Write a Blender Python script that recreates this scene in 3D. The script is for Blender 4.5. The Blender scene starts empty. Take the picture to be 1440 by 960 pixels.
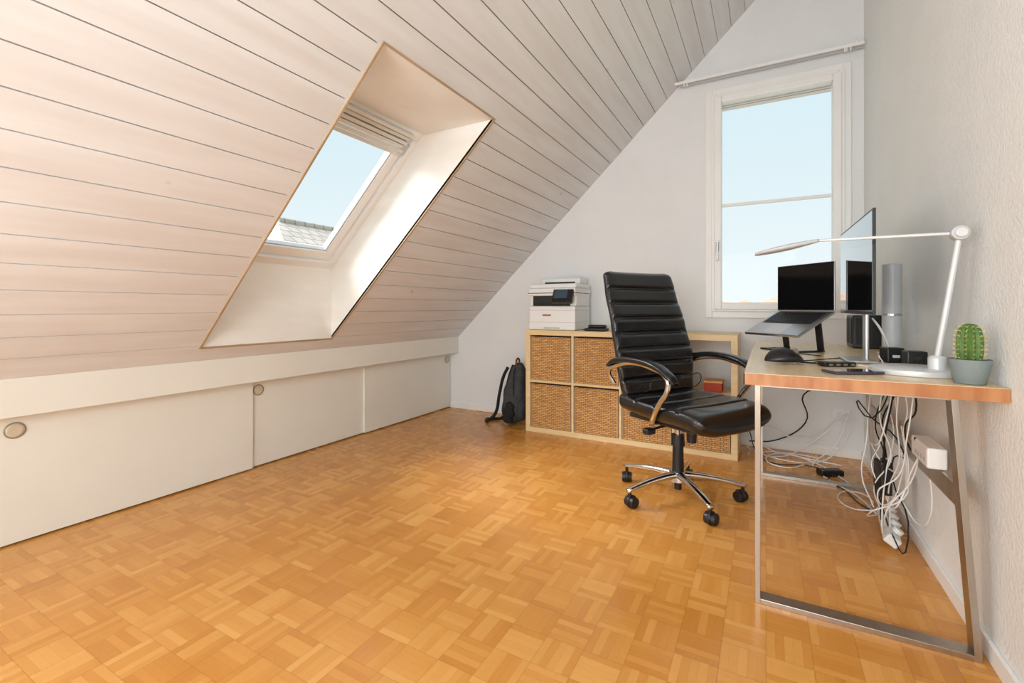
import bpy, bmesh, math, random
from mathutils import Vector, Matrix
random.seed(4)
scene = bpy.context.scene
scene.view_settings.view_transform = 'Standard'
scene.view_settings.look = 'None'
pi = math.pi

# ---------------------------------------------------------------- materials
def lin(c):
    return tuple(((v/255)/12.92 if v/255 <= .04045 else ((v/255+.055)/1.055)**2.4) for v in c)+(1,)
def nn(nt, t, **kw):
    n = nt.nodes.new(t)
    for k, v in kw.items(): setattr(n, k, v)
    return n
def mat(name, rgb, rough=.5, metal=0, bump=0, bscale=60, var=0, vscale=4, rgb2=None, stretch=(1,1,1), coat=0, spec=.5, knots=None):
    m = bpy.data.materials.new(name); m.use_nodes = True
    nt = m.node_tree; b = nt.nodes['Principled BSDF']
    b.inputs['Base Color'].default_value = lin(rgb)
    b.inputs['Roughness'].default_value = rough
    b.inputs['Metallic'].default_value = metal
    b.inputs['Coat Weight'].default_value = coat
    b.inputs['Specular IOR Level'].default_value = spec
    geo = nn(nt, 'ShaderNodeTexCoord')
    mp = nn(nt, 'ShaderNodeMapping'); mp.inputs['Scale'].default_value = stretch
    nt.links.new(geo.outputs['Object'], mp.inputs['Vector'])
    n1 = nn(nt, 'ShaderNodeTexNoise'); n1.inputs['Scale'].default_value = vscale; n1.inputs['Detail'].default_value = 5
    nt.links.new(mp.outputs[0], n1.inputs['Vector'])
    r = nn(nt, 'ShaderNodeValToRGB')
    c2 = rgb2 if rgb2 else tuple(max(0, c-var) for c in rgb)
    r.color_ramp.elements[0].position = .35; r.color_ramp.elements[1].position = .65
    r.color_ramp.elements[0].color = lin(c2); r.color_ramp.elements[1].color = lin(rgb)
    nt.links.new(n1.outputs['Fac'], r.inputs[0]); nt.links.new(r.outputs[0], b.inputs['Base Color'])
    if knots:
        vo = nn(nt, 'ShaderNodeTexVoronoi'); vo.inputs['Scale'].default_value = 2.6
        nt.links.new(geo.outputs['Object'], vo.inputs['Vector'])
        kr = nn(nt, 'ShaderNodeValToRGB'); kr.color_ramp.elements[0].position = .02; kr.color_ramp.elements[1].position = .045
        kr.color_ramp.elements[0].color = (1, 1, 1, 1); kr.color_ramp.elements[1].color = (0, 0, 0, 1)
        nt.links.new(vo.outputs['Distance'], kr.inputs[0])
        mx = nn(nt, 'ShaderNodeMixRGB'); nt.links.new(kr.outputs[0], mx.inputs[0]); nt.links.new(r.outputs[0], mx.inputs[1]); mx.inputs[2].default_value = lin(knots)
        nt.links.new(mx.outputs[0], b.inputs['Base Color'])
    if bump:
        n2 = nn(nt, 'ShaderNodeTexNoise'); n2.inputs['Scale'].default_value = bscale; n2.inputs['Detail'].default_value = 3
        nt.links.new(mp.outputs[0], n2.inputs['Vector'])
        bp = nn(nt, 'ShaderNodeBump'); bp.inputs['Strength'].default_value = bump; bp.inputs['Distance'].default_value = .01
        nt.links.new(n2.outputs['Fac'], bp.inputs['Height']); nt.links.new(bp.outputs[0], b.inputs['Normal'])
    return m

def floor_mat():
    m = bpy.data.materials.new('mosaic_parquet'); m.use_nodes = True
    nt = m.node_tree; b = nt.nodes['Principled BSDF']; L = nt.links.new
    tc = nn(nt, 'ShaderNodeTexCoord'); sx = nn(nt, 'ShaderNodeSeparateXYZ'); L(tc.outputs['Object'], sx.inputs[0])
    def M(op, a, c=None, d=None):
        n = nn(nt, 'ShaderNodeMath', operation=op)
        for i, v in enumerate((a, c, d)):
            if v is None: continue
            if isinstance(v, (int, float)): n.inputs[i].default_value = v
            else: L(v, n.inputs[i])
        return n.outputs[0]
    B = .112
    x = M('DIVIDE', sx.outputs[0], B); y = M('DIVIDE', sx.outputs[1], B)
    ix = M('FLOOR', x); iy = M('FLOOR', y); fx = M('FRACT', x); fy = M('FRACT', y)
    ck = M('FLOORED_MODULO', M('ADD', ix, iy), 2)
    st = M('ADD', M('MULTIPLY', fx, ck), M('MULTIPLY', fy, M('SUBTRACT', 1, ck)))
    s5 = M('MULTIPLY', st, 5); si = M('FLOOR', s5); sf = M('FRACT', s5)
    cmb = nn(nt, 'ShaderNodeCombineXYZ'); L(ix, cmb.inputs[0]); L(iy, cmb.inputs[1]); L(si, cmb.inputs[2])
    wn = nn(nt, 'ShaderNodeTexWhiteNoise'); L(cmb.outputs[0], wn.inputs['Vector'])
    cmb2 = nn(nt, 'ShaderNodeCombineXYZ'); L(ix, cmb2.inputs[0]); L(iy, cmb2.inputs[1])
    wn2 = nn(nt, 'ShaderNodeTexWhiteNoise'); L(cmb2.outputs[0], wn2.inputs['Vector'])
    gr = nn(nt, 'ShaderNodeTexNoise'); gr.inputs['Scale'].default_value = 120; L(tc.outputs['Object'], gr.inputs['Vector'])
    v = M('ADD', M('MULTIPLY', wn.outputs['Value'], .5), M('MULTIPLY', wn2.outputs['Value'], .3))
    v = M('ADD', v, M('MULTIPLY', gr.outputs['Fac'], .2))
    r = nn(nt, 'ShaderNodeValToRGB'); e = r.color_ramp.elements
    e[0].position = .05; e[0].color = lin((198, 130, 54)); e[1].position = .95; e[1].color = lin((229, 171, 93))
    k = e.new(.5); k.color = lin((213, 148, 69)); L(v, r.inputs[0])
    def edge(f, w): return M('LESS_THAN', M('MINIMUM', f, M('SUBTRACT', 1, f)), w)
    j = M('MAXIMUM', M('MULTIPLY', edge(sf, .03), .2), M('MAXIMUM', M('MULTIPLY', edge(fx, .009), .45), M('MULTIPLY', edge(fy, .009), .45)))
    mx = nn(nt, 'ShaderNodeMixRGB'); L(j, mx.inputs[0]); L(r.outputs[0], mx.inputs[1]); mx.inputs[2].default_value = lin((146, 86, 32))
    L(mx.outputs[0], b.inputs['Base Color'])
    L(M('ADD', .20, M('MULTIPLY', wn.outputs['Value'], .12)), b.inputs['Roughness'])
    b.inputs['Specular IOR Level'].default_value = .5
    bp = nn(nt, 'ShaderNodeBump'); bp.inputs['Strength'].default_value = .2; bp.inputs['Distance'].default_value = .002
    L(M('SUBTRACT', 1, j), bp.inputs['Height']); L(bp.outputs[0], b.inputs['Normal'])
    return m

def wicker_mat():
    m = bpy.data.materials.new('woven_wicker'); m.use_nodes = True
    nt = m.node_tree; b = nt.nodes['Principled BSDF']; L = nt.links.new
    tc = nn(nt, 'ShaderNodeTexCoord'); mp = nn(nt, 'ShaderNodeMapping'); mp.inputs['Rotation'].default_value = (pi/2, 0, 0)
    L(tc.outputs['Object'], mp.inputs[0])
    br = nn(nt, 'ShaderNodeTexBrick'); L(mp.outputs[0], br.inputs[0])
    br.inputs['Scale'].default_value = 1; br.inputs['Brick Width'].default_value = .034; br.inputs['Row Height'].default_value = .0125
    br.inputs['Mortar Size'].default_value = .0016; br.inputs['Color1'].default_value = lin((226, 180, 116)); br.inputs['Color2'].default_value = lin((200, 148, 88))
    br.inputs['Mortar'].default_value = lin((118, 72, 34))
    L(br.outputs[0], b.inputs['Base Color']); b.inputs['Roughness'].default_value = .7
    bp = nn(nt, 'ShaderNodeBump'); bp.invert = True; bp.inputs['Strength'].default_value = .6; bp.inputs['Distance'].default_value = .003
    L(br.outputs['Fac'], bp.inputs['Height']); L(bp.outputs[0], b.inputs['Normal'])
    return m

def tile_mat():
    m = bpy.data.materials.new('roof_tiles'); m.use_nodes = True
    nt = m.node_tree; b = nt.nodes['Principled BSDF']; L = nt.links.new
    tc = nn(nt, 'ShaderNodeTexCoord'); mp = nn(nt, 'ShaderNodeMapping'); mp.inputs['Rotation'].default_value = (0, 0, pi/2)
    L(tc.outputs['Object'], mp.inputs[0])
    br = nn(nt, 'ShaderNodeTexBrick'); L(mp.outputs[0], br.inputs[0])
    br.inputs['Scale'].default_value = 1; br.inputs['Brick Width'].default_value = .3; br.inputs['Row Height'].default_value = .3
    br.inputs['Mortar Size'].default_value = .02; br.inputs['Color1'].default_value = lin((192, 182, 172)); br.inputs['Color2'].default_value = lin((178, 168, 160))
    br.inputs['Mortar'].default_value = lin((146, 136, 128))
    L(br.outputs[0], b.inputs['Base Color']); b.inputs['Roughness'].default_value = .9
    return m

def glass_mat():
    m = bpy.data.materials.new('window_glass'); m.use_nodes = True
    nt = m.node_tree; nt.nodes.remove(nt.nodes['Principled BSDF']); L = nt.links.new
    o = nt.nodes['Material Output']
    t = nn(nt, 'ShaderNodeBsdfTransparent'); t.inputs[0].default_value = (.985, .99, .988, 1)
    g = nn(nt, 'ShaderNodeBsdfGlossy'); g.inputs['Roughness'].default_value = .02
    mx = nn(nt, 'ShaderNodeMixShader'); mx.inputs[0].default_value = .002
    L(t.outputs[0], mx.inputs[1]); L(g.outputs[0], mx.inputs[2]); L(mx.outputs[0], o.inputs[0])
    return m

FLOOR = floor_mat(); WICKER = wicker_mat(); GLASS = glass_mat()
PLASTER = mat('rough_white_plaster', (243, 244, 242), .9, bump=.35, bscale=90, var=3)
PLASTER2 = mat('gable_plaster', (237, 238, 238), .9, bump=.2, bscale=110, var=3)
BOARD = mat('whitewashed_boards', (227, 227, 227), .45, bump=.08, bscale=8, vscale=3, stretch=(5, .5, 5), rgb2=(219, 216, 214), knots=(200, 186, 176))
GROOVE = mat('board_groove', (176, 154, 138), .9)
CREAM = mat('cream_painted_panel', (235, 232, 222), .5, var=3)
WHITE = mat('white_lacquer', (245, 244, 241), .4, var=3)
REVEAL = mat('whitewashed_reveal', (244, 242, 237), .45, bump=.05, bscale=10, rgb2=(238, 234, 226), vscale=3, stretch=(1, 1, 4))
TAN = mat('raw_wood_edge', (188, 160, 126), .6, var=20)
BRONZE = mat('pull_ring', (160, 148, 130), .35, .4)
CUP = mat('pull_cup', (206, 194, 172), .4)
WPLASTIC = mat('white_plastic', (238, 238, 236), .35, var=2)
LAMPW = mat('lamp_silver_white', (218, 219, 219), .35, .15, var=2)
GPLASTIC = mat('light_grey_plastic', (196, 198, 200), .4, var=2)
BLACK = mat('black_plastic', (22, 22, 24), .4, var=4)
RUBBER = mat('black_rubber', (14, 14, 15), .6)
LEATHER = mat('black_leather', (17, 17, 19), .26, bump=.22, bscale=160, var=5, coat=.3)
CHROME = mat('chrome', (215, 215, 215), .1, 1)
STEEL = mat('brushed_steel', (190, 184, 174), .32, 1, var=14, vscale=30, stretch=(1, 1, .05))
BIRCH = mat('birch_veneer', (236, 210, 162), .45, rgb2=(226, 196, 144), vscale=5, stretch=(.4, 1, 6))
DESKTOP = mat('beech_top', (242, 216, 172), .28, rgb2=(230, 198, 148), vscale=7, stretch=(8, .6, 1))
DESKEDGE = mat('beech_end_grain', (192, 134, 86), .4, rgb2=(168, 106, 60), vscale=10, stretch=(3, 3, .5))
SCREEN = mat('glossy_screen', (6, 6, 8), .02, spec=1.0, coat=1)
LSCREEN = mat('laptop_screen', (8, 8, 10), .12, spec=.4)
ALU = mat('aluminium', (190, 192, 195), .3, 1)
KEYS = mat('keyboard_black', (30, 30, 33), .5, var=8, vscale=200)
SLATE = mat('grey_green_ceramic', (128, 140, 140), .6, bump=.1)
CACT = mat('cactus_green', (92, 126, 54), .6, rgb2=(64, 98, 42), vscale=60)
SPINE = mat('cactus_spines', (226, 206, 130), .7)
SOIL = mat('soil', (70, 50, 36), .95, bump=.8, bscale=300)
FABRIC = mat('charcoal_fabric', (70, 74, 76), .9, bump=.4, bscale=400, var=12, vscale=30)
FABRICB = mat('black_webbing', (28, 28, 30), .9, bump=.3, bscale=400)
ORANGE = mat('rust_trim', (120, 62, 40), .7)
RED = mat('red_card', (178, 66, 40), .6, var=20)
DARKCLOTH = mat('dark_liner', (44, 34, 28), .9)
LCD = mat('lcd_blue', (60, 80, 96), .2)
ROOFT = tile_mat()
STUCCO = mat('far_stucco', (226, 220, 208), .9)
REDROOF = mat('far_red_roof', (200, 172, 156), .9, var=10)
GRASS = mat('far_fields', (180, 186, 160), .95, var=20, vscale=.02)
SHUT = mat('shutter_slats', (222, 220, 214), .5)

# ---------------------------------------------------------------- helpers
def link(ob, parent=None):
    scene.collection.objects.link(ob)
    if parent: ob.parent = parent
    return ob
def grp(name, loc=(0, 0, 0), rz=0):
    e = bpy.data.objects.new(name, None); e.empty_display_size = .1
    e.location = loc; e.rotation_euler = (0, 0, rz)
    return link(e)
def fin(name, bm, m, parent=None, bevel=0, smooth=False, seg=2):
    bmesh.ops.recalc_face_normals(bm, faces=bm.faces)
    me = bpy.data.meshes.new(name); bm.to_mesh(me); bm.free()
    for mm in (m if isinstance(m, (list, tuple)) else [m]): me.materials.append(mm)
    if smooth:
        for p in me.polygons: p.use_smooth = True
    ob = bpy.data.objects.new(name, me)
    if bevel:
        md = ob.modifiers.new('bevel', 'BEVEL'); md.width = bevel; md.segments = seg; md.limit_method = 'ANGLE'
    return link(ob, parent)
def addhex(bm, P, mi=0):
    v = [bm.verts.new(p) for p in P]
    for f in ((0, 3, 2, 1), (4, 5, 6, 7), (0, 1, 5, 4), (1, 2, 6, 5), (2, 3, 7, 6), (3, 0, 4, 7)):
        fc = bm.faces.new([v[i] for i in f]); fc.material_index = mi
def hexa(x0, x1, y0, y1, z0, z1):
    return [(x0, y0, z0), (x1, y0, z0), (x1, y1, z0), (x0, y1, z0), (x0, y0, z1), (x1, y0, z1), (x1, y1, z1), (x0, y1, z1)]
def box(name, x0, x1, y0, y1, z0, z1, m, parent=None, bevel=0, seg=2, rot=None, about=None):
    bm = bmesh.new(); addhex(bm, hexa(x0, x1, y0, y1, z0, z1))
    if rot:
        c = Vector(about if about else ((x0+x1)/2, (y0+y1)/2, (z0+z1)/2))
        bmesh.ops.transform(bm, matrix=Matrix.Translation(c) @ rot @ Matrix.Translation(-c), verts=bm.verts)
    return fin(name, bm, m, parent, bevel, seg=seg)
def addprism(bm, poly, y0, y1, mi=0):  # poly in XZ
    a = [bm.verts.new((x, y0, z)) for x, z in poly]; b = [bm.verts.new((x, y1, z)) for x, z in poly]
    fs = [bm.faces.new(a), bm.faces.new(b[::-1])]
    n = len(poly)
    for i in range(n): fs.append(bm.faces.new((a[i], a[(i+1) % n], b[(i+1) % n], b[i])))
    for f in fs: f.material_index = mi
def boxes(name, lst, m, parent=None, bevel=0):
    bm = bmesh.new()
    for l in lst: addhex(bm, hexa(*l))
    return fin(name, bm, m, parent, bevel)
def addrod(bm, p0, p1, r0, r1=None, n=16):
    r1 = r0 if r1 is None else r1
    p0 = Vector(p0); p1 = Vector(p1); d = p1-p0
    q = d.to_track_quat('Z', 'Y').to_matrix().to_4x4()
    bmesh.ops.create_cone(bm, cap_ends=True, segments=n, radius1=r0, radius2=r1, depth=d.length, matrix=Matrix.Translation((p0+p1)/2) @ q)
def rod(name, p0, p1, r0, m, parent=None, r1=None, n=20, bevel=0):
    bm = bmesh.new(); addrod(bm, p0, p1, r0, r1, n)
    return fin(name, bm, m, parent, bevel, smooth=False)
def tube(name, pts, r, m, parent=None, cyclic=False, scale=None, smooth=True, res=6):
    cu = bpy.data.curves.new(name, 'CURVE'); cu.dimensions = '3D'; cu.bevel_depth = r; cu.bevel_resolution = 3; cu.use_fill_caps = True
    cu.resolution_u = res
    sp = cu.splines.new('BEZIER'); sp.bezier_points.add(len(pts)-1)
    for i, p in enumerate(pts):
        b = sp.bezier_points[i]; b.co = p; b.handle_left_type = b.handle_right_type = 'AUTO' if smooth else 'VECTOR'
        if scale: b.radius = scale[i]
    sp.use_cyclic_u = cyclic
    cu.materials.append(m)
    ob = bpy.data.objects.new(name, cu)
    return link(ob, parent)
def lathe(name, prof, c, m, parent=None, n=40, rfun=None):
    bm = bmesh.new(); rings = []
    for r, z in prof:
        rings.append([bm.verts.new((c[0]+(r*(rfun(2*pi*k/n) if rfun else 1))*math.cos(2*pi*k/n), c[1]+(r*(rfun(2*pi*k/n) if rfun else 1))*math.sin(2*pi*k/n), c[2]+z)) for k in range(n)])
    for a, b in zip(rings, rings[1:]):
        for k in range(n): bm.faces.new((a[k], a[(k+1) % n], b[(k+1) % n], b[k]))
    bm.faces.new(rings[0][::-1]); bm.faces.new(rings[-1])
    ob = fin(name, bm, m, parent, smooth=True)
    md = ob.modifiers.new('es', 'EDGE_SPLIT'); md.split_angle = math.radians(40)
    return ob
def rings_mesh(name, rings, m, parent=None):
    bm = bmesh.new(); R = [[bm.verts.new(p) for p in r] for r in rings]; n = len(R[0])
    for a, b in zip(R, R[1:]):
        for k in range(n): bm.faces.new((a[k], a[(k+1) % n], b[(k+1) % n], b[k]))
    bm.faces.new(R[0][::-1]); bm.faces.new(R[-1])
    return fin(name, bm, m, parent, smooth=True)
def sp(v, e): return math.copysign(abs(v)**e, v)

# slope coordinates
SA, CA = .6929, .7210; SX, SZ = -2.571, .682
def S(s, y, n): return (SX+s*CA-n*SA, y, SZ+s*SA+n*CA)
def addsbox(bm, s0, s1, y0, y1, n0, n1):
    addhex(bm, [S(s0, y0, n0), S(s1, y0, n0), S(s1, y1, n0), S(s0, y1, n0), S(s0, y0, n1), S(s1, y0, n1), S(s1, y1, n1), S(s0, y1, n1)])
def sbox(name, a, m, parent=None, bevel=0):
    bm = bmesh.new()
    for q in a: addsbox(bm, *q)
    return fin(name, bm, m, parent, bevel)

XR, YG, YB = .54, 3.62, -1.3
# ---------------------------------------------------------------- room shell
box('floor', -2.75, XR+.1, YB, YG+.1, -.06, 0, FLOOR)
box('wall_right', XR, XR+.12, YB, YG+.12, 0, 3.9, PLASTER)
box('wall_back', -2.9, XR, YB-.12, YB, 0, 3.9, PLASTER2)
def zc(x): return SZ+.961*(x-SX)
bm = bmesh.new()
wx0, wx1, wz0, wz1 = -.345, .44, .93, 2.48
addprism(bm, [(-2.8, 0), (wx0, 0), (wx0, zc(wx0)+.03), (-2.55, zc(-2.55)+.03), (-2.8, .7)], YG, YG+.25)
addprism(bm, [(wx0, 0), (wx1, 0), (wx1, wz0), (wx0, wz0)], YG, YG+.25)
addprism(bm, [(wx0, wz1), (wx1, wz1), (wx1, zc(wx1)+.03), (wx0, zc(wx0)+.03)], YG, YG+.25)
addprism(bm, [(wx1, 0), (XR, 0), (XR, zc(XR)+.03), (wx1, zc(wx1)+.03)], YG, YG+.25)
fin('wall_gable', bm, PLASTER2)
# ceiling boards
hy0, hy1, hs0, hs1 = 1.285, 2.08, .112, 1.825
bm = bmesh.new()
bw = .121; s = 0.0; top = 4.34
while s < top:
    a, b = s+.0022, min(s+bw-.0022, top)
    def seg(a, b):
        if b <= hs0 or a >= hs1: addsbox(bm, a, b, YB, YG, 0, .012)
        else:
            addsbox(bm, a, b, YB, hy0, 0, .012); addsbox(bm, a, b, hy1, YG, 0, .012)
    cuts = [a]+[c for c in (hs0, hs1) if a < c < b]+[b]
    for p, q in zip(cuts, cuts[1:]): seg(p, q)
    s += bw
ceil = fin('ceiling', bm, BOARD)
e_ = .01
sbox('trim_ceiling_backing', [(-.15, hs0-e_, YB, YG, .0121, .05), (hs1+e_, top+.05, YB, YG, .0121, .05), (hs0-e_, hs1+e_, YB, hy0-e_, .0121, .05), (hs0-e_, hs1+e_, hy1+e_, YG, .0121, .05)], GROOVE)
# knee wall
box('wall_left', -2.8, -2.725, YB, YG, 0, .72, CREAM)
box('trim_1', -2.725, -2.571, YB, YG, .53, .684, CREAM, bevel=.003)
def slider(x, y0, y1, ky):
    g = grp('sliding_cupboard_door', (x, (y0+y1)/2, 0))
    h = (y1-y0)/2
    box('panel', -.016, 0, -h, h, .008, .529, CREAM, g, bevel=.002)
    k = ky-(y0+y1)/2
    n = 36
    def ringz(prof): return [[(t, k+r*math.cos(2*pi*i/n), .463+r*math.sin(2*pi*i/n)) for i in range(n)] for r, t in prof]
    rings_mesh('finger_pull', ringz([(.033, .0), (.033, .003), (.032, .0045), (.029, .0035)]), BRONZE, g)
    rings_mesh('finger_pull_cup', ringz([(.0285, .0036), (.028, .005), (.018, .0045), (.010, .004)]), CUP, g)
slider(-2.662, .58, 1.66, .669)
slider(-2.682, 1.60, 2.60, 1.705)
slider(-2.665, 2.53, 3.612, 3.56)
slider(-2.682, -1.29, .64, -.9)
# baseboards
box('baseboard_right', XR-.012, XR, YB, YG, 0, .055, WHITE, bevel=.003)
box('baseboard_gable', -2.66, XR-.012, YG-.012, YG, 0, .055, WHITE, bevel=.003)

# skylight shaft
z1 = zc(-1.255)
bx, tx = -2.49, -1.733
bm = bmesh.new()
polyx = [(bx-.02, zc(bx-.02)+.002), (-1.235, zc(-1.235)+.002), (tx, z1+.03), (bx-.02, 1.24)]
addprism(bm, polyx, hy1, hy1+.02); addprism(bm, polyx, hy0-.02, hy0)
addprism(bm, [(bx-.02, zc(bx-.02)+.002), (bx, zc(bx)+.002), (bx, 1.24), (bx-.02, 1.24)], hy0, hy1)
addprism(bm, [(-1.255, z1), (-1.235, z1+.02), (tx-.03, z1+.02), (tx-.03, z1)], hy0, hy1)
fin('trim_skylight_reveal', bm, REVEAL)
sbox('trim_skylight_edge', [(hs0-.009, hs0, hy0-.009, hy1+.009, -.005, .012), (hs1, hs1+.009, hy0-.009, hy1+.009, -.005, .012),
     (hs0, hs1, hy0-.009, hy0, -.005, .012), (hs0, hs1, hy1, hy1+.009, -.005, .012)], TAN)
g = grp('window_1')
sbox('frame', [(.38, .475, 1.24, 2.12, .325, .44), (1.44, 1.56, 1.24, 2.12, .325, .44), (.475, 1.44, 1.24, 1.325, .325, .44), (.475, 1.44, 2.04, 2.12, .325, .44)], WHITE, g, .004)
sbox('sash', [(.482, .545, 1.332, 2.033, .34, .40), (1.38, 1.433, 1.332, 2.033, .34, .40), (.545, 1.38, 1.332, 1.385, .34, .40), (.545, 1.38, 1.98, 2.033, .34, .40)], WHITE, g, .006)
sbox('glazing_bead', [(.545, .553, 1.385, 1.98, .352, .38), (.553, 1.38, 1.972, 1.98, .352, .38), (.553, 1.38, 1.385, 1.393, .352, .38)], GPLASTIC, g)
sbox('glass', [(.545, 1.38, 1.385, 1.98, .372, .376)], GLASS, g)
sbox('rolled_blind', [(1.315+i*.026, 1.335+i*.026, 1.36, 2.005, .315-.005*(i % 2), .345) for i in range(5)], SHUT, g, .003)
sbox('ventilation_bar', [(1.450, 1.470, 1.36, 2.0, .288, .33)], SHUT, g, .004)
sbox('latch', [(1.33, 1.40, 1.985, 2.03, .315, .342)], GPLASTIC, g, .004)

# gable window
g = grp('window_2', (0, YG, 0))
def ring_frame(name, x0, x1, z0, z1, w, y0, y1, m, g, bev=.004, wb=None):
    wb = wb or w
    boxes(name, [(x0, x0+w, y0, y1, z0, z1), (x1-w, x1, y0, y1, z0, z1), (x0+w, x1-w, y0, y1, z0, z0+wb), (x0+w, x1-w, y0, y1, z1-w, z1)], m, g, bev)
ring_frame('casing', -.385, .475, .885, 2.52, .045, -.018, 0, WHITE, g)
ring_frame('outer_frame', -.345, .44, .93, 2.48, .035, -.03, .07, WHITE, g)
ring_frame('sash', -.325, .422, .945, 2.46, .048, -.045, .04, WHITE, g, .006)
box('glass', -.28, .375, .0, .004, .99, 2.415, GLASS, g)
box('glazing_bar', -.28, .375, -.012, .016, 1.675, 1.695, WHITE, g, .003)
boxes('roller_shutter', [(-.28, .375, .05, .075, 2.385+i*.018, 2.40+i*.018) for i in range(3)], SHUT, g, .003)
box('window_handle', -.312, -.292, -.062, -.045, 1.36, 1.43, ALU, g, .004)
box('handle_lever', -.308, -.296, -.082, -.062, 1.29, 1.42, ALU, g, .004)
g = grp('curtain_rail', (0, 3.55, 2.585))
xl = -.585
box('track_front', xl, .53, -.03, -.016, -.009, .009, WHITE, g, .002)
box('track_rear', xl+.03, .53, .02, .034, -.009, .009, GPLASTIC, g, .002)
for x in (xl+.12, -.05, .49): box('bracket', x-.008, x+.008, -.03, .07, .008, .02, WHITE, g, .002)
for x in (-.52, -.50, .43, .44, .46): box('glider', x-.004, x+.004, -.028, -.02, -.032, -.008, WPLASTIC, g)

# ---------------------------------------------------------------- outside world
g = grp('neighbour_house', (-11, 0, 0))
bm = bmesh.new()
P = [(3.5, 5.6, 1.2), (3.5, 16, 1.2), (0, 14.5, 3.2), (0, 7.5, 3.2), (-3.5, 5.6, 1.2), (-3.5, 16, 1.2)]
v = [bm.verts.new(p) for p in P]
for f in ((0, 1, 2, 3), (4, 3, 2, 5), (0, 3, 4), (1, 5, 2)): bm.faces.new([v[i] for i in f])
fin('tiled_roof', bm, ROOFT, g)
rod('ridge_tiles', (0, 7.5, 3.2), (0, 14.5, 3.2), .09, ROOFT, g)
box('facade', -3.2, 3.2, 6, 15.6, -5, 1.25, STUCCO, g)
box('chimney', -.4, .2, 11, 11.7, 2.8, 3.9, STUCCO, g)
box('distant_ground', -150, 150, 12, 320, -5.1, -5, GRASS)
g = grp('distant_village', (0, 60, -5))
bmw = bmesh.new(); bmr = bmesh.new()
for i in range(26):
    x = -40+i*4.2+random.uniform(-1, 1); y = random.uniform(-4, 20); w = random.uniform(2, 3.4); h = random.uniform(6.0, 7.0); t = random.uniform(.7, 1.2)
    addhex(bmw, hexa(x-w, x+w, y-3, y+3, 0, h)); addprism(bmr, [(x-w-.3, h), (x+w+.3, h), (x, h+t)], y-3.3, y+3.3)
fin('houses', bmw, STUCCO, g); fin('roofs', bmr, REDROOF, g)

# ---------------------------------------------------------------- shelf
g = grp('cube_shelf', (-1.64, 3.205, 0))
W, D, H = 1.485, .39, .785
o, t, c = .038, .018, .0
cw = (W-2*o-3*t)/4; ch = (H-2*o-t)/2
boxes('outer_frame', [(0, W, 0, D, 0, o), (0, W, 0, D, H-o, H), (0, o, 0, D, o, H-o), (W-o, W, 0, D, o, H-o)], BIRCH, g, .0015)
boxes('dividers', [(o+cw*(i+1)+t*i, o+(cw+t)*(i+1), .003, D-.003, o, H-o) for i in range(3)]+[(o+(cw+t)*i, o+(cw+t)*i+cw, .004, D-.004, o+ch, o+ch+t) for i in range(4)], BIRCH, g)
def basket(x0, z0):
    w, h, d = cw-.012, ch-.02, .35
    b = grp('wicker_basket', (-1.64+x0+.006, 3.212, z0+.001))
    nx, nz = 60, 50
    bm = bmesh.new(); vs = []
    for j in range(nz+1):
        row = []
        for i in range(nx+1):
            u, q = i/nx, j/nz
            dz = .0018*math.sin(u*pi*24)
            tp = .006*(1-q)
            row.append(bm.verts.new((tp+u*(w-2*tp), .002+dz, q*h)))
        vs.append(row)
    for j in range(nz):
        for i in range(nx): bm.faces.new((vs[j][i], vs[j][i+1], vs[j+1][i+1], vs[j+1][i]))
    fin('woven_front', bm, WICKER, b, smooth=True)
    boxes('woven_sides', [(.006, w-.006, .008, d, 0, .01), (.004, .014, .008, d, 0, h), (w-.014, w-.004, .008, d, 0, h), (.014, w-.014, d-.01, d, 0, h)], WICKER, b)
    rod('rim', (0, .004, h), (w, .004, h), .006, WICKER, b)
    box('liner', .015, w-.015, .01, d-.012, h-.03, h+.012, DARKCLOTH, b)
    box('corner_band_1', -.001, .006, -.004, .012, 0, h, TAN, b); box('corner_band_2', w-.006, w+.001, -.004, .012, 0, h, TAN, b)
for i in range(4):
    for j in range(2):
        if (i, j) == (3, 1): continue
        basket(o+(cw+t)*i, o+(ch+t)*j)
x4 = -1.64+o+(cw+t)*3; zz = o+ch+t
g = grp('storage_box', (x4+.17, 3.30, zz))
box('red_box', 0, .11, 0, .12, .001, .06, RED, g, .004); box('lid', -.003, .113, -.003, .123, .06, .075, mat('kraft', (206, 150, 100), .7), g, .003)
tube('loose_cable', [(x4+.05, 3.3, zz+.004), (x4+.08, 3.26, zz+.09), (x4+.14, 3.3, zz+.12), (x4+.12, 3.35, zz+.03), (x4+.03, 3.3, zz+.02)], .003, RUBBER)

# ---------------------------------------------------------------- printer
g = grp('multifunction_printer', (-1.63, 3.235, .786))
w, d = .385, .34
box('body', 0, w, 0, d, .0, .185, WPLASTIC, g, .012, 3)
box('tray_seam', .0-.0008, w+.0008, -.0012, d-.02, .058, .061, GPLASTIC, g)
box('tray_handle', .13, .26, -.003, .01, .012, .022, GPLASTIC, g, .002)
box('mid_seam', -.0008, w+.0008, -.0012, d-.02, .150, .153, GPLASTIC, g)
boxes('rear_column', [(.0, w, .16, d-.01, .185, .29), (.0, .03, .03, .16, .185, .265), (w-.05, w, .03, .16, .185, .265)], WPLASTIC, g, .004)
box('output_bay', .03, w-.05, .02, .165, .186, .262, BLACK, g)
box('paper_rest', .04, w-.06, .0, .12, .192, .205, BLACK, g, .003)
box('scanner_bed', -.004, w+.004, -.004, d, .262, .320, WPLASTIC, g, .01, 3)
box('scanner_band', -.0045, w+.0045, -.0055, d-.03, .281, .286, BLACK, g)
box('lid', .0, w, .02, d-.01, .320, .355, WPLASTIC, g, .012, 3)
box('feeder', .03, w-.02, .16, d-.02, .355, .405, WPLASTIC, g, .014, 3)
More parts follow.
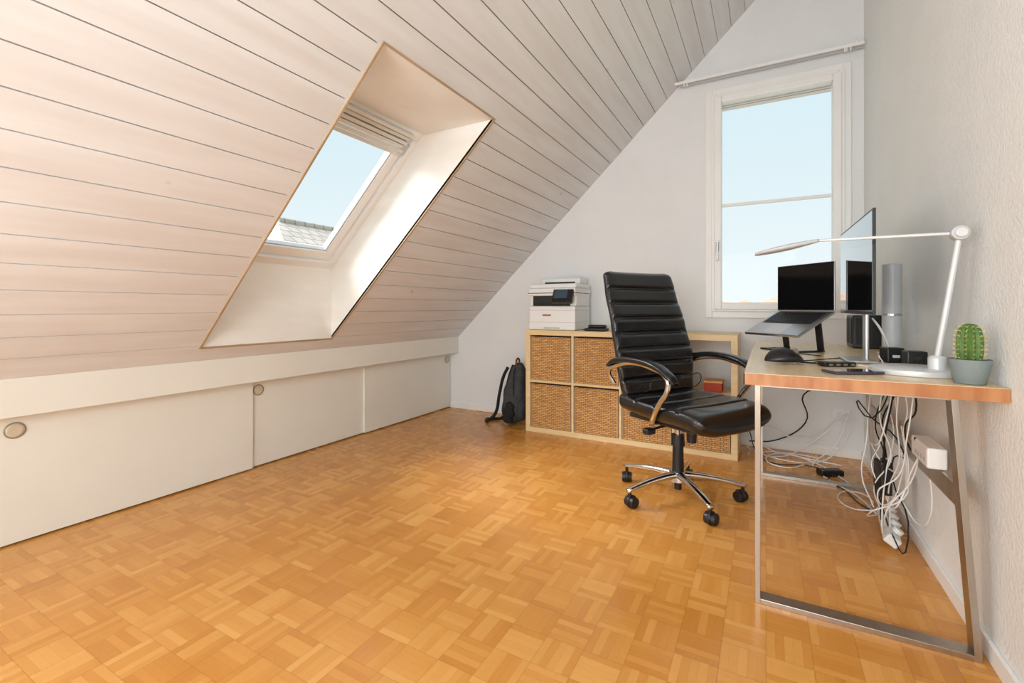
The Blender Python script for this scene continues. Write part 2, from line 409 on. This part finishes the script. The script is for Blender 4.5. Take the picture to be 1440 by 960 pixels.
box('feeder_slot', .07, w-.06, .155, .165, .36, .374, BLACK, g)
R = Matrix.Rotation(math.radians(-28), 4, 'X')
box('control_panel', .22, .38, -.045, -.012, .20, .31, BLACK, g, .006, rot=R)
box('touchscreen', .235, .34, -.0475, -.044, .23, .30, LCD, g, rot=R, about=(.30, -.0285, .255))
box('logo_strip', .12, .19, -.0012, .001, .108, .120, mat('logo_red', (150, 90, 90), .5), g)
g = grp('cordless_phone', (-1.10, 3.3, .786))
box('cradle', -.08, .08, -.05, .05, 0, .022, BLACK, g, .008, 3)
box('handset', -.06, .075, -.028, .02, .022, .045, BLACK, g, .01, 3)
tube('phone_cord', [(-.08, 0, .006), (-.12, .04, .005), (-.10, .12, .005), (0, .16, .005)], .0025, RUBBER, g)

# ---------------------------------------------------------------- backpack
g = grp('backpack', (-1.845, 3.38, 0), math.radians(98))
def blob(name, cx, cy, z0, z1, hw, hd, m, parent, lean=0, e=.55, taper=.8):
    rings = []
    for j in range(25):
        v = j/24; a = (v-.5)*pi*.985
        k = abs(math.cos(a))**.35
        tw = 1-(1-taper)*v
        rings.append([(cx+hw*tw*k*sp(math.cos(2*pi*i/32), e), cy+lean*v+hd*tw*k*sp(math.sin(2*pi*i/32), e)+.006*math.sin(v*17+i*.4), z0+(z1-z0)*v) for i in range(32)])
    return rings_mesh(name, rings, m, parent)
blob('body', 0, 0, .003, .50, .15, .11, FABRIC, g, -.055, taper=.62)
blob('front_pocket', 0, -.075, .03, .27, .12, .05, FABRIC, g, -.02)
blob('side_pocket', -.14, 0, .03, .2, .035, .05, FABRICB, g, -.02)
tube('zip_line', [(-.13, -.05, .25), (-.12, -.045, .40), (-.05, -.04, .47), (.05, -.04, .47), (.12, -.045, .40), (.13, -.05, .25)], .004, FABRICB, g)
tube('carry_handle', [(-.035, -.04, .48), (-.03, -.04, .525), (.03, -.04, .525), (.035, -.04, .48)], .008, ORANGE, g)
tube('shoulder_strap', [(-.07, .02, .47), (-.09, .05, .40), (-.10, .085, .25), (-.10, .12, .09), (-.08, .20, .016), (-.02, .23, .014), (.02, .18, .014), (.03, .12, .02), (.03, .09, .05)], .013, FABRICB, g)
tube('shoulder_strap_2', [(.05, .02, .47), (.07, .06, .38), (.08, .10, .22), (.07, .10, .06)], .013, FABRICB, g)

# ---------------------------------------------------------------- office chair
g = grp('office_chair', (-.39, 2.45, 0), math.radians(-33))
def interp(tab, v):
    for (a, x), (b, y) in zip(tab, tab[1:]):
        if v <= b:
            t = (v-a)/(b-a); t = t*t*(3-2*t)*.5+t*.5
            return x+(y-x)*t
    return tab[-1][1]
cx = [(0, -.13), (.18, -.165), (.35, -.175), (.6, -.225), (.85, -.285), (1, -.315)]
hwid = [(0, .215), (.15, .25), (.35, .270), (.6, .260), (.85, .250), (1, .240)]
seams = [.10, .21, .32, .43, .54, .65, .76, .87]
rings = []
NV, NU = 130, 56
for j in range(NV+1):
    v = j/NV; z = .44+.715*v
    endk = min(1, math.sqrt(max(0, 1-((v-.965)/.035)**2)) if v > .965 else 1, math.sqrt(max(0, 1-((.04-v)/.04)**2)) if v < .04 else 1)
    endk = max(endk, .05)
    dpt = 1
    for s_ in seams: dpt -= .36*math.exp(-((v-s_)/.013)**2)
    ring = []
    for i in range(NU):
        a = 2*pi*i/NU
        yy = sp(math.cos(a), .45); xx = sp(math.sin(a), .75)
        th = .045*(dpt if xx > 0 else .9)
        wing = .030*abs(yy)**3
        ring.append((interp(cx, v)+xx*th*endk+wing, yy*interp(hwid, v)*(.82+.18*endk), z))
    rings.append(ring)
rings_mesh('backrest', rings, LEATHER, g)
for sgn in (-1, 1):
    tube('back_piping', [(interp(cx, v)+.034, sgn*(interp(hwid, v)-.004), .44+.715*v) for v in [.05, .15, .3, .45, .6, .75, .88, .95]], .005, LEATHER, g)
    tube('panel_seam', [(interp(cx, v)+.040, sgn*(interp(hwid, v)-.045), .44+.715*v) for v in [.05, .15, .3, .45, .6, .75, .88, .95]], .004, LEATHER, g)
rings = []
NV = 100
for j in range(NV+1):
    v = j/NV; x = -.18+.53*v
    endk = max(.05, math.sqrt(max(0, 1-((v-.9)/.1)**2)) if v > .9 else (math.sqrt(max(0, 1-((.06-v)/.06)**2)) if v < .06 else 1))
    zc_ = .470-.010*math.sin(v*pi)-.035*max(0, (v-.62)/.38)**2
    dpt = 1
    for s_ in (.28, .52, .76): dpt -= .28*math.exp(-((v-s_)/.014)**2)
    hw = .245+.02*math.sin(v*pi)
    rings.append([(x, sp(math.cos(2*pi*i/56), .45)*hw*(.85+.15*endk), zc_+sp(math.sin(2*pi*i/56), .6)*.052*endk*(dpt if math.sin(2*pi*i/56) > 0 else 1)+.02*abs(sp(math.cos(2*pi*i/56), .45))**3) for i in range(56)])
rings_mesh('seat', rings, LEATHER, g)
box('seat_pan', -.15, .26, -.19, .19, .40, .425, BLACK, g, .01)
for sgn, nm in ((-1, 'right'), (1, 'left')):
    y = sgn*.285
    path = [(-.20, .665, .7), (-.15, .690, .9), (-.05, .708, 1), (.06, .706, 1), (.15, .688, 1), (.215, .652, .9), (.235, .628, .6)]
    rr = []
    M_ = 30
    for j in range(M_+1):
        q = j/M_*(len(path)-1); k = min(int(q), len(path)-2); f = q-k
        p0 = path[max(k-1, 0)]; p1 = path[k]; p2 = path[k+1]; p3 = path[min(k+2, len(path)-1)]
        P = [.5*((2*p1[c])+(-p0[c]+p2[c])*f+(2*p0[c]-5*p1[c]+4*p2[c]-p3[c])*f*f+(-p0[c]+3*p1[c]-3*p2[c]+p3[c])*f**3) for c in range(3)]
        rr.append([(P[0], y-sgn*.03*(1-P[2])+.028*P[2]*sp(math.cos(2*pi*i/20), .7), P[1]+.016*P[2]*sp(math.sin(2*pi*i/20), .8)) for i in range(20)])
    rings_mesh('arm_pad_'+nm, rr, LEATHER, g)
    tube('arm_chrome_'+nm, [(-.185, y*.99, .652), (-.05, y, .690), (.10, y, .684), (.195, y, .645), (.20, y, .60), (.155, y, .53), (.115, y*.98, .47), (.08, y*.9, .425), (.02, y*.6, .405)], .0125, CHROME, g, res=10)
    tube('arm_rear_'+nm, [(-.185, y*.99, .655), (-.20, y*.97, .62), (-.19, y*.88, .57)], .011, CHROME, g)
box('tilt_mechanism', -.09, .11, -.07, .07, .365, .402, BLACK, g, .012)
rod('tilt_knob', (.085, 0, .375), (.085, 0, .30), .026, BLACK, g, r1=.022)
rod('height_lever', (0, -.06, .375), (0, -.20, .365), .006, BLACK, g)
box('lever_paddle', -.02, .02, -.225, -.17, .345, .375, BLACK, g, .008)
rod('tilt_lever', (-.02, .06, .375), (-.02, .2, .372), .006, BLACK, g)
rod('gas_column_outer', (0, 0, .10), (0, 0, .27), .029, BLACK, g, r1=.026)
rod('gas_column_boot', (0, 0, .265), (0, 0, .32), .034, BLACK, g, r1=.030)
rod('gas_piston', (0, 0, .3), (0, 0, .37), .017, CHROME, g)
rod('hub', (0, 0, .085), (0, 0, .135), .045, CHROME, g, r1=.036, bevel=.004)
rod('hub_bottom', (0, 0, .045), (0, 0, .09), .018, BLACK, g)
for k in range(5):
    a = math.radians(17+72*k+33); ca, sa = math.cos(a), math.sin(a)
    rr = []
    for j in range(17):
        v = j/16; r = .02+.295*v
        z = .118+.004*math.sin(v*pi)-.034*v**1.6; hw = .024-.010*v; hh = .017-.007*v
        rr.append([(r*ca-sa*hw*sp(math.cos(2*pi*i/20), .7), r*sa+ca*hw*sp(math.cos(2*pi*i/20), .7), z+hh*sp(math.sin(2*pi*i/20), .7)) for i in range(20)])
    rings_mesh('base_arm_%d' % (k+1), rr, CHROME, g)
    px, py = .302*ca, .302*sa
    rod('caster_stem_%d' % (k+1), (px, py, .05), (px, py, .085), .008, BLACK, g)
    b = a+1.1*(k % 2)+.6; wx, wy = math.cos(b), math.sin(b)
    ox, oy = -wy*.012, wx*.012
    bm = bmesh.new()
    for sg in (-1, 1):
        c0 = Vector((px+ox, py+oy, .0285))
        addrod(bm, c0+Vector((wx, wy, 0))*(sg*.006), c0+Vector((wx, wy, 0))*(sg*.026), .028, .026, 24)
    addrod(bm, Vector((px+ox, py+oy, .030))-Vector((wx, wy, 0))*.007, Vector((px+ox, py+oy, .030))+Vector((wx, wy, 0))*.007, .031, .031, 24)
    fin('caster_%d' % (k+1), bm, BLACK, g, .003)

# ---------------------------------------------------------------- desk
g = grp('desk', (0, 0, 0))
dx0, dx1, dy0, dy1, dz = -.062, .538, 1.62, 3.12, .755
box('desktop', dx0+.002, dx1, dy0+.002, dy1, dz-.036, dz, DESKTOP, g, .002)
box('edge_near', dx0, dx1, dy0, dy0+.003, dz-.036, dz-.0015, DESKEDGE, g)
box('edge_side', dx0, dx0+.003, dy0, dy1, dz-.036, dz-.0015, DESKEDGE, g)
for nm, y in (('near', 1.70), ('far', 3.0)):
    bm = bmesh.new(); w = .05; t = .016; zt = dz-.036
    xa, xb, xt = -.032, .512, .462
    addprism(bm, [(xa, 0), (xa+t, 0), (xa+t, zt), (xa, zt)], y, y+w)
    addprism(bm, [(xb-t, 0), (xb, 0), (xt, zt), (xt-t, zt)], y, y+w)
    addprism(bm, [(xa+t, .0), (xb-t, .0), (xb-t, t), (xa+t, t)], y, y+w)
    addprism(bm, [(xa+t, zt-t), (xt-t, zt-t), (xt-t, zt), (xa+t, zt)], y, y+w)
    fin('leg_frame_'+nm, bm, STEEL, g, .001)
box('crossbar', .472, .484, 1.75, 3.0, .395, .455, STEEL, g, .001)

# ---------------------------------------------------------------- on the desk
pn = Vector((.305, 1.885)); pf = Vector((.292, 2.52)); ln = (pf-pn).length; mid = (pn+pf)/2
ang = math.atan2(pf.y-pn.y, pf.x-pn.x)
g = grp('computer_monitor', (mid.x, mid.y, dz), ang)
h0, h1 = .18, .53
box('panel', -ln/2, ln/2, -.008, 0, h0, h1, BLACK, g, .002)
box('screen', -ln/2+.008, ln/2-.006, -.001, .0012, h0+.012, h1-.008, SCREEN, g)
box('rear_bulge', -.20, .17, -.030, -.007, h0+.05, h1-.09, BLACK, g, .010)
box('neck', -.028, .028, -.042, -.030, .0, .38, ALU, g, .004)
box('foot', -.12, .08, -.055, .04, 0.001, .010, ALU, g, .004)
g = grp('speaker_column', (.472, 2.52, dz))
rod('post', (0, 0, .001), (0, 0, .39), .034, GPLASTIC, g, n=32, bevel=.004)
rod('collar', (0, 0, .17), (0, 0, .178), .0345, ALU, g, n=32)
rod('foot', (0, 0, .001), (0, 0, .012), .05, GPLASTIC, g, n=32, bevel=.003)
# laptop on stand
hl = Vector((.052, 2.735)); hr = Vector((.268, 2.505)); hw = (hr-hl).length/2; mid = (hl+hr)/2
ang = math.atan2(hr.y-hl.y, hr.x-hl.x)
g = grp('laptop', (mid.x, mid.y, .940), ang)
tilt = Matrix.Rotation(math.radians(28), 4, 'X')
bm = bmesh.new(); addhex(bm, hexa(-hw, hw, -.228, 0, -.009, .004)); bmesh.ops.transform(bm, matrix=tilt, verts=bm.verts); fin('base', bm, ALU, g, .003)
bm = bmesh.new()
kw = (2*hw-.04)/14
for r_ in range(6):
    for c_ in range(14):
        x = -hw+.02+c_*kw
        addhex(bm, hexa(x+.0015, x+kw-.0015, -.125+r_*.018, -.109+r_*.018, .004, .0055))
bmesh.ops.transform(bm, matrix=tilt, verts=bm.verts); fin('keys', bm, KEYS, g)
bm = bmesh.new(); addhex(bm, hexa(-.055, .055, -.215, -.135, .004, .0046)); bmesh.ops.transform(bm, matrix=tilt, verts=bm.verts); fin('trackpad', bm, GPLASTIC, g)
bm = bmesh.new(); addhex(bm, hexa(-hw, hw, .0, .006, .004, .228)); fin('lid', bm, ALU, g, .002)
bm = bmesh.new(); addhex(bm, hexa(-hw+.002, hw-.002, -.0012, .0, .008, .226)); fin('display', bm, LSCREEN, g)
s_ = grp('laptop_stand', (mid.x, mid.y, dz), ang)
for x in (-.09, .10):
    bm = bmesh.new(); addhex(bm, hexa(x-.012, x+.012, -.21, -.015, -.0155, -.0105)); bmesh.ops.transform(bm, matrix=Matrix.Translation((0, 0, .185)) @ tilt, verts=bm.verts); fin('rail', bm, BLACK, s_)
    box('strut', x-.016, x+.016, -.026, -.017, .006, .151, BLACK, s_, .002, rot=Matrix.Rotation(math.radians(8), 4, 'X'), about=(x, -.0215, .08))
    box('foot_bar', x-.012, x+.012, -.16, .0, .001, .008, BLACK, s_, .002)
box('cross', -.09, .10, -.16, -.136, .001, .008, BLACK, s_, .002)
g = grp('ergonomic_mouse', (.055, 1.95, dz), math.radians(20))
rings = []
for j in range(21):
    v = j/20; a = (v-.5)*pi*.98; k = math.cos(a)**.6
    rings.append([(-.065+.13*v, .042*k*math.cos(2*pi*i/28)-.006, max(.001, .022*k+(.024*k if math.sin(2*pi*i/28) > 0 else .021*k)*math.sin(2*pi*i/28)+.012*k*math.cos(2*pi*i/28)+.010)) for i in range(28)])
rings_mesh('shell', rings, BLACK, g)
rod('scroll_wheel', (.035, -.02, .045), (.035, -.008, .05), .009, ALU, g)
tube('mouse_cable', [(.06, 0, .01), (.10, .01, .004), (.15, .06, .004), (.2, .05, .004)], .0018, RUBBER, g)
g = grp('smartphone', (.235, 1.77, dz), math.radians(-62))
box('body', -.036, .036, -.075, .075, .001, .009, mat('phone_case', (70, 66, 84), .4), g, .004); box('screen', -.033, .033, -.072, .072, .009, .0098, SCREEN, g)
g = grp('charging_cube', (.410, 2.19, dz), .3)
box('cube', -.028, .028, -.028, .028, .001, .056, BLACK, g, .004); box('port', -.012, .012, -.0285, -.027, .02, .03, GPLASTIC, g)
g = grp('webcam_box', (.447, 2.06, dz), .1)
box('cube', -.028, .028, -.028, .028, .001, .055, BLACK, g, .004); rod('lens', (0, -.028, .026), (0, -.031, .026), .012, SCREEN, g)
g = grp('usb_hub', (.215, 1.95, dz), .5)
box('hub', -.055, .055, -.02, .02, .001, .016, BLACK, g, .004); boxes('ports', [(-.04+i*.025, -.026+i*.025, -.0205, -.019, .005, .011) for i in range(4)], ALU, g)
g = grp('network_storage', (.455, 2.95, dz))
box('case', -.075, .075, -.1, .1, .001, .165, BLACK, g, .006)
boxes('drive_doors', [(-.062, -.004, -.104, -.099, .02, .15), (.004, .062, -.104, -.099, .02, .15)], RUBBER, g, .002)
boxes('side_doors', [(-.078, -.0745, -.08, -.004, .02, .15), (-.078, -.0745, .004, .08, .02, .15)], RUBBER, g, .002)
g = grp('desk_cables', (0, 0, dz))
tube('white_cord', [(.36, 2.12, .03), (.34, 2.0, .004), (.28, 1.98, .004), (.26, 2.06, .004), (.30, 2.2, .004)], .0022, WPLASTIC, g)
tube('white_cord_2', [(.44, 2.35, .01), (.40, 2.32, .12), (.38, 2.36, .16), (.42, 2.42, .1), (.45, 2.5, .01)], .0025, WPLASTIC, g)
tube('black_cord', [(.18, 1.92, .008), (.10, 2.02, .004), (.16, 2.1, .004), (.3, 2.3, .004)], .002, RUBBER, g)
tube('black_cord_2', [(.04, 2.02, .02), (.08, 2.15, .004), (.02, 2.3, .004), (.10, 2.36, .004), (.2, 2.3, .004)], .002, RUBBER, g)
# lamp
g = grp('desk_lamp', (.405, 1.865, dz))
lathe('base', [(.112, .001), (.113, .006), (.112, .016), (.106, .019), (.001, .0195)], (0, 0, 0), LAMPW, g, 56)
lathe('socket', [(.022, .0), (.022, .035), (.016, .042), (.001, .043)], (.045, -.035, .018), LAMPW, g, 24)
rod('pole', (.045, -.035, .05), (.085, -.065, .405), .0085, LAMPW, g, r1=.0075)
rod('joint', (.085, -.05, .42), (.085, -.085, .42), .021, GPLASTIC, g, n=32, bevel=.003)
rod('joint_cap', (.085, -.083, .42), (.085, -.094, .42), .014, LAMPW, g, n=32, bevel=.002)
rod('arm', (.085, -.067, .42), (-.27, -.02, .428), .005, LAMPW, g, r1=.0045)
rr = []
for j in range(25):
    v = j/24; x = -.25-.19*v
    hw_ = .007+.033*math.sin(min(1, v*1.5)*pi/2) if v < .8 else .040*math.sqrt(max(.02, 1-((v-.8)/.2)**2))
    th = .005+.005*math.sin(v*pi)
    rr.append([(x, -.022+.02*v+hw_*sp(math.cos(2*pi*i/20), .8), .428-.035*v+th*sp(math.sin(2*pi*i/20), .8)) for i in range(20)])
rings_mesh('head', rr, GPLASTIC, g)
# cactus
g = grp('potted_cactus', (.480, 1.683, dz))
lathe('pot', [(.031, .001), (.033, .003), (.044, .060), (.045, .066), (.041, .066), (.039, .058), (.001, .058)], (0, 0, 0), SLATE, g, 48)
lathe('soil', [(.0385, .056), (.03, .060), (.001, .061)], (0, 0, 0), SOIL, g, 24)
prof = [(.016, .055), (.023, .065), (.0255, .085), (.026, .105), (.025, .125), (.0215, .145), (.014, .157), (.006, .161), (.001, .160)]
lathe('cactus_body', prof, (0, 0, 0), CACT, g, 96, rfun=lambda a: 1+.10*math.cos(12*a))
bm = bmesh.new()
for k in range(12):
    a = 2*pi*k/12
    for z, r in ((.068, .026), (.08, .028), (.092, .0285), (.104, .0288), (.116, .028), (.128, .027), (.141, .024), (.152, .018)):
        p = Vector((r*math.cos(a), r*math.sin(a), z))
        for q in range(5):
            dd = Vector((math.cos(a)+random.uniform(-.7, .7), math.sin(a)+random.uniform(-.7, .7), random.uniform(-.3, .8))).normalized()
            addrod(bm, p, p+dd*.008, .0006, .0001, 4)
fin('spines', bm, SPINE, g)

# ---------------------------------------------------------------- under the desk: cables
g = grp('cable_tangle', (0, 0, 0))
def cable(n, pts, r=.0026, m=WPLASTIC): tube(n, pts, r, m, g)
cable('c1', [(.44, 2.2, .72), (.43, 2.22, .55), (.45, 2.28, .38), (.44, 2.4, .22), (.46, 2.5, .07)])
cable('c2', [(.42, 2.3, .72), (.40, 2.34, .52), (.44, 2.36, .36), (.40, 2.45, .2), (.44, 2.52, .07)])
cable('c3', [(.46, 2.1, .71), (.44, 2.12, .5), (.43, 2.2, .33), (.38, 2.25, .25), (.42, 2.32, .18), (.46, 2.3, .3), (.44, 2.2, .42)])
cable('c4', [(.43, 2.4, .72), (.44, 2.46, .6), (.46, 2.42, .44), (.42, 2.34, .3), (.40, 2.3, .12), (.42, 2.38, .03), (.45, 2.5, .05)])
cable('c5', [(.46, 2.0, .50), (.44, 2.08, .38), (.45, 2.18, .3), (.47, 2.28, .38), (.46, 2.3, .5)])
cable('c6', [(.46, 2.05, .47), (.45, 2.12, .34), (.40, 2.18, .22), (.41, 2.3, .10), (.45, 2.42, .06)])
cable('c7', [(.44, 2.05, .72), (.46, 2.1, .6), (.45, 2.2, .5), (.46, 2.1, .44), (.44, 2.02, .52)], .003, RUBBER)
cable('c8', [(.40, 2.95, .72), (.36, 3.1, .55), (.2, 3.35, .42), (.22, 3.5, .22), (.05, 3.52, .08), (-.1, 3.5, .06)], .004, RUBBER)
cable('c9', [(.46, 2.02, .47), (.49, 2.06, .36), (.50, 2.12, .22), (.49, 2.22, .16), (.46, 2.34, .2), (.44, 2.42, .14), (.45, 2.5, .06)])
cable('c10', [(.44, 2.6, .72), (.42, 2.66, .55), (.40, 2.62, .35), (.38, 2.6, .2), (.42, 2.58, .07)])
cable('c11', [(.45, 2.5, .32), (.42, 2.4, .5), (.44, 2.3, .62), (.45, 2.24, .72)], .003, RUBBER)
for i in range(5):
    y = 2.12+random.random()*.4
    P = [(.43+random.uniform(-.02, .02), y, .72)]
    for q, z in enumerate((.6, .48, .38, .27, .16)):
        P.append((.43+random.uniform(-.07, .04), 2.32+random.uniform(-.24, .26), z+random.uniform(-.05, .05)))
    P.append((.44, 2.45+random.uniform(-.1, .12), .05))
    cable('drop_%d' % i, P, .0025, RUBBER if i in (2, 4) else WPLASTIC)
cable('f1', [(.48, 3.5, .28), (.42, 3.5, .12), (.3, 3.42, .01), (.1, 3.35, .006), (-.02, 3.45, .006), (.1, 3.52, .006), (.3, 3.5, .006)], .0035)
cable('f2', [(.45, 3.55, .28), (.38, 3.5, .1), (.25, 3.35, .006), (.30, 3.1, .006), (.4, 2.9, .006), (.44, 2.65, .02)], .0035)
cable('f3', [(.42, 3.56, .28), (.35, 3.5, .2), (.2, 3.5, .05), (.05, 3.4, .006), (-.1, 3.5, .006), (-.12, 3.55, .2)], .003)
cable('f4', [(.2, 3.3, .006), (.1, 3.2, .006), (.0, 3.3, .006), (.1, 3.45, .02), (.25, 3.4, .006), (.35, 3.2, .006), (.42, 3.0, .006)], .0035)
cable('f5', [(.33, 3.2, .02), (.2, 3.3, .006), (.05, 3.25, .006), (-.05, 3.4, .01), (-.1, 3.55, .12)], .003, RUBBER)
cable('f6', [(.40, 3.57, .28), (.30, 3.55, .16), (.15, 3.5, .12), (.0, 3.5, .16), (-.08, 3.52, .1), (0, 3.5, .03), (.2, 3.45, .01), (.4, 3.4, .006)], .0035)
cable('f7', [(.44, 2.66, .02), (.40, 2.78, .006), (.36, 2.95, .006), (.30, 3.08, .006), (.34, 3.16, .02)], .003, RUBBER)
cable('f8', [(.45, 2.66, .03), (.36, 2.70, .006), (.32, 2.85, .006), (.40, 2.95, .006), (.46, 2.86, .006), (.42, 2.74, .006)], .003)
g = grp('power_strip', (.455, 2.50, 0), math.radians(84))
R = Matrix.Rotation(math.radians(35), 4, 'X')
box('housing', -.19, .17, -.025, .025, .02, .058, WPLASTIC, g, .006, rot=R)
bm = bmesh.new()
for i in range(4):
    addrod(bm, (-.12+i*.08, -.016, .052), (-.12+i*.08, -.028, .068), .019, .019, 20)
fin('plugs', bm, WPLASTIC, g, .003)
g = grp('power_adapter', (.43, 2.45, .18), .2)
box('brick', -.022, .022, -.035, .035, 0, .14, BLACK, g, .008); tube('lead', [(0, 0, .14), (.0, -.02, .25), (-.01, -.1, .4), (-.02, -.15, .54)], .003, RUBBER, g)
tube('lead_low', [(0, 0, 0), (0, .02, -.06), (0, .02, -.12)], .003, RUBBER, g)
g = grp('power_adapter', (.32, 3.19, 0), .5)
box('brick', -.065, .065, -.028, .028, .001, .035, BLACK, g, .008)
g = grp('wifi_router', (.462, 1.98, .456), 0)
box('box', -.022, .028, -.09, .09, 0, .065, WPLASTIC, g, .006)
boxes('ports', [(-.0225, -.0215, -.07+i*.03, -.052+i*.03, .015, .028) for i in range(4)], GPLASTIC, g)
g = grp('wall_socket', (.41, YG, .27))
box('plate', -.04, .06, -.012, 0, -.04, .04, WPLASTIC, g, .004)
rod('plug', (.0, -.012, 0), (.0, -.04, 0), .018, WPLASTIC, g); rod('plug_2', (.045, -.012, .0), (.045, -.035, .0), .014, WPLASTIC, g)

# ---------------------------------------------------------------- lights & world
w = bpy.data.worlds.new('sky'); scene.world = w; w.use_nodes = True
nt = w.node_tree; bg = nt.nodes['Background']
tc = nn(nt, 'ShaderNodeTexCoord'); sx = nn(nt, 'ShaderNodeSeparateXYZ'); nt.links.new(tc.outputs['Generated'], sx.inputs[0])
r = nn(nt, 'ShaderNodeValToRGB'); e = r.color_ramp.elements
e[0].position = 0; e[0].color = lin((230, 238, 240)); e[1].position = .9; e[1].color = lin((194, 216, 230))
k = e.new(.3); k.color = lin((211, 229, 236))
nt.links.new(sx.outputs[2], r.inputs[0]); nt.links.new(r.outputs[0], bg.inputs[0]); bg.inputs[1].default_value = 1.15

sl = bpy.data.lights.new('hazy_sun', 'SUN'); sl.energy = 10.5; sl.angle = math.radians(46); sl.color = (1, 1, 1)
so = link(bpy.data.objects.new('hazy_sun', sl)); so.rotation_euler = Vector((.62, .36, -.70)).to_track_quat('-Z', 'Y').to_euler(); so.location = (-6, -2, 8)

def area(name, loc, target, sx_, sy_, power, col=(1, 1, 1)):
    l = bpy.data.lights.new(name, 'AREA'); l.shape = 'RECTANGLE'; l.size = sx_; l.size_y = sy_; l.energy = power; l.color = col
    o_ = bpy.data.objects.new(name, l); o_.location = loc
    o_.rotation_euler = (Vector(target)-Vector(loc)).to_track_quat('-Z', 'Y').to_euler()
    return link(o_)
area('rear_fill_light', (-.35, -1.25, 1.25), (-.35, 2.6, 1.25), 1.5, 1.2, 61, (.91, .965, 1))  # added fill light in front of the closed back wall, no window there
area('side_fill_light', (-2.1, -.8, .62), (.5, 1.6, 1.3), .7, .7, 15, (.94, .98, 1))  # added fill brightening the right wall from behind camera, no lamp modelled

cd = bpy.data.cameras.new('camera'); cam = bpy.data.objects.new('camera', cd); link(cam)
cam.location = (0, 0, .96); cam.rotation_euler = (pi/2, 0, math.radians(28.8))
cd.sensor_width = 36; cd.lens = 650/1440*36; cd.shift_y = -48/1440; cd.clip_start = .02; cd.clip_end = 1000
scene.camera = cam
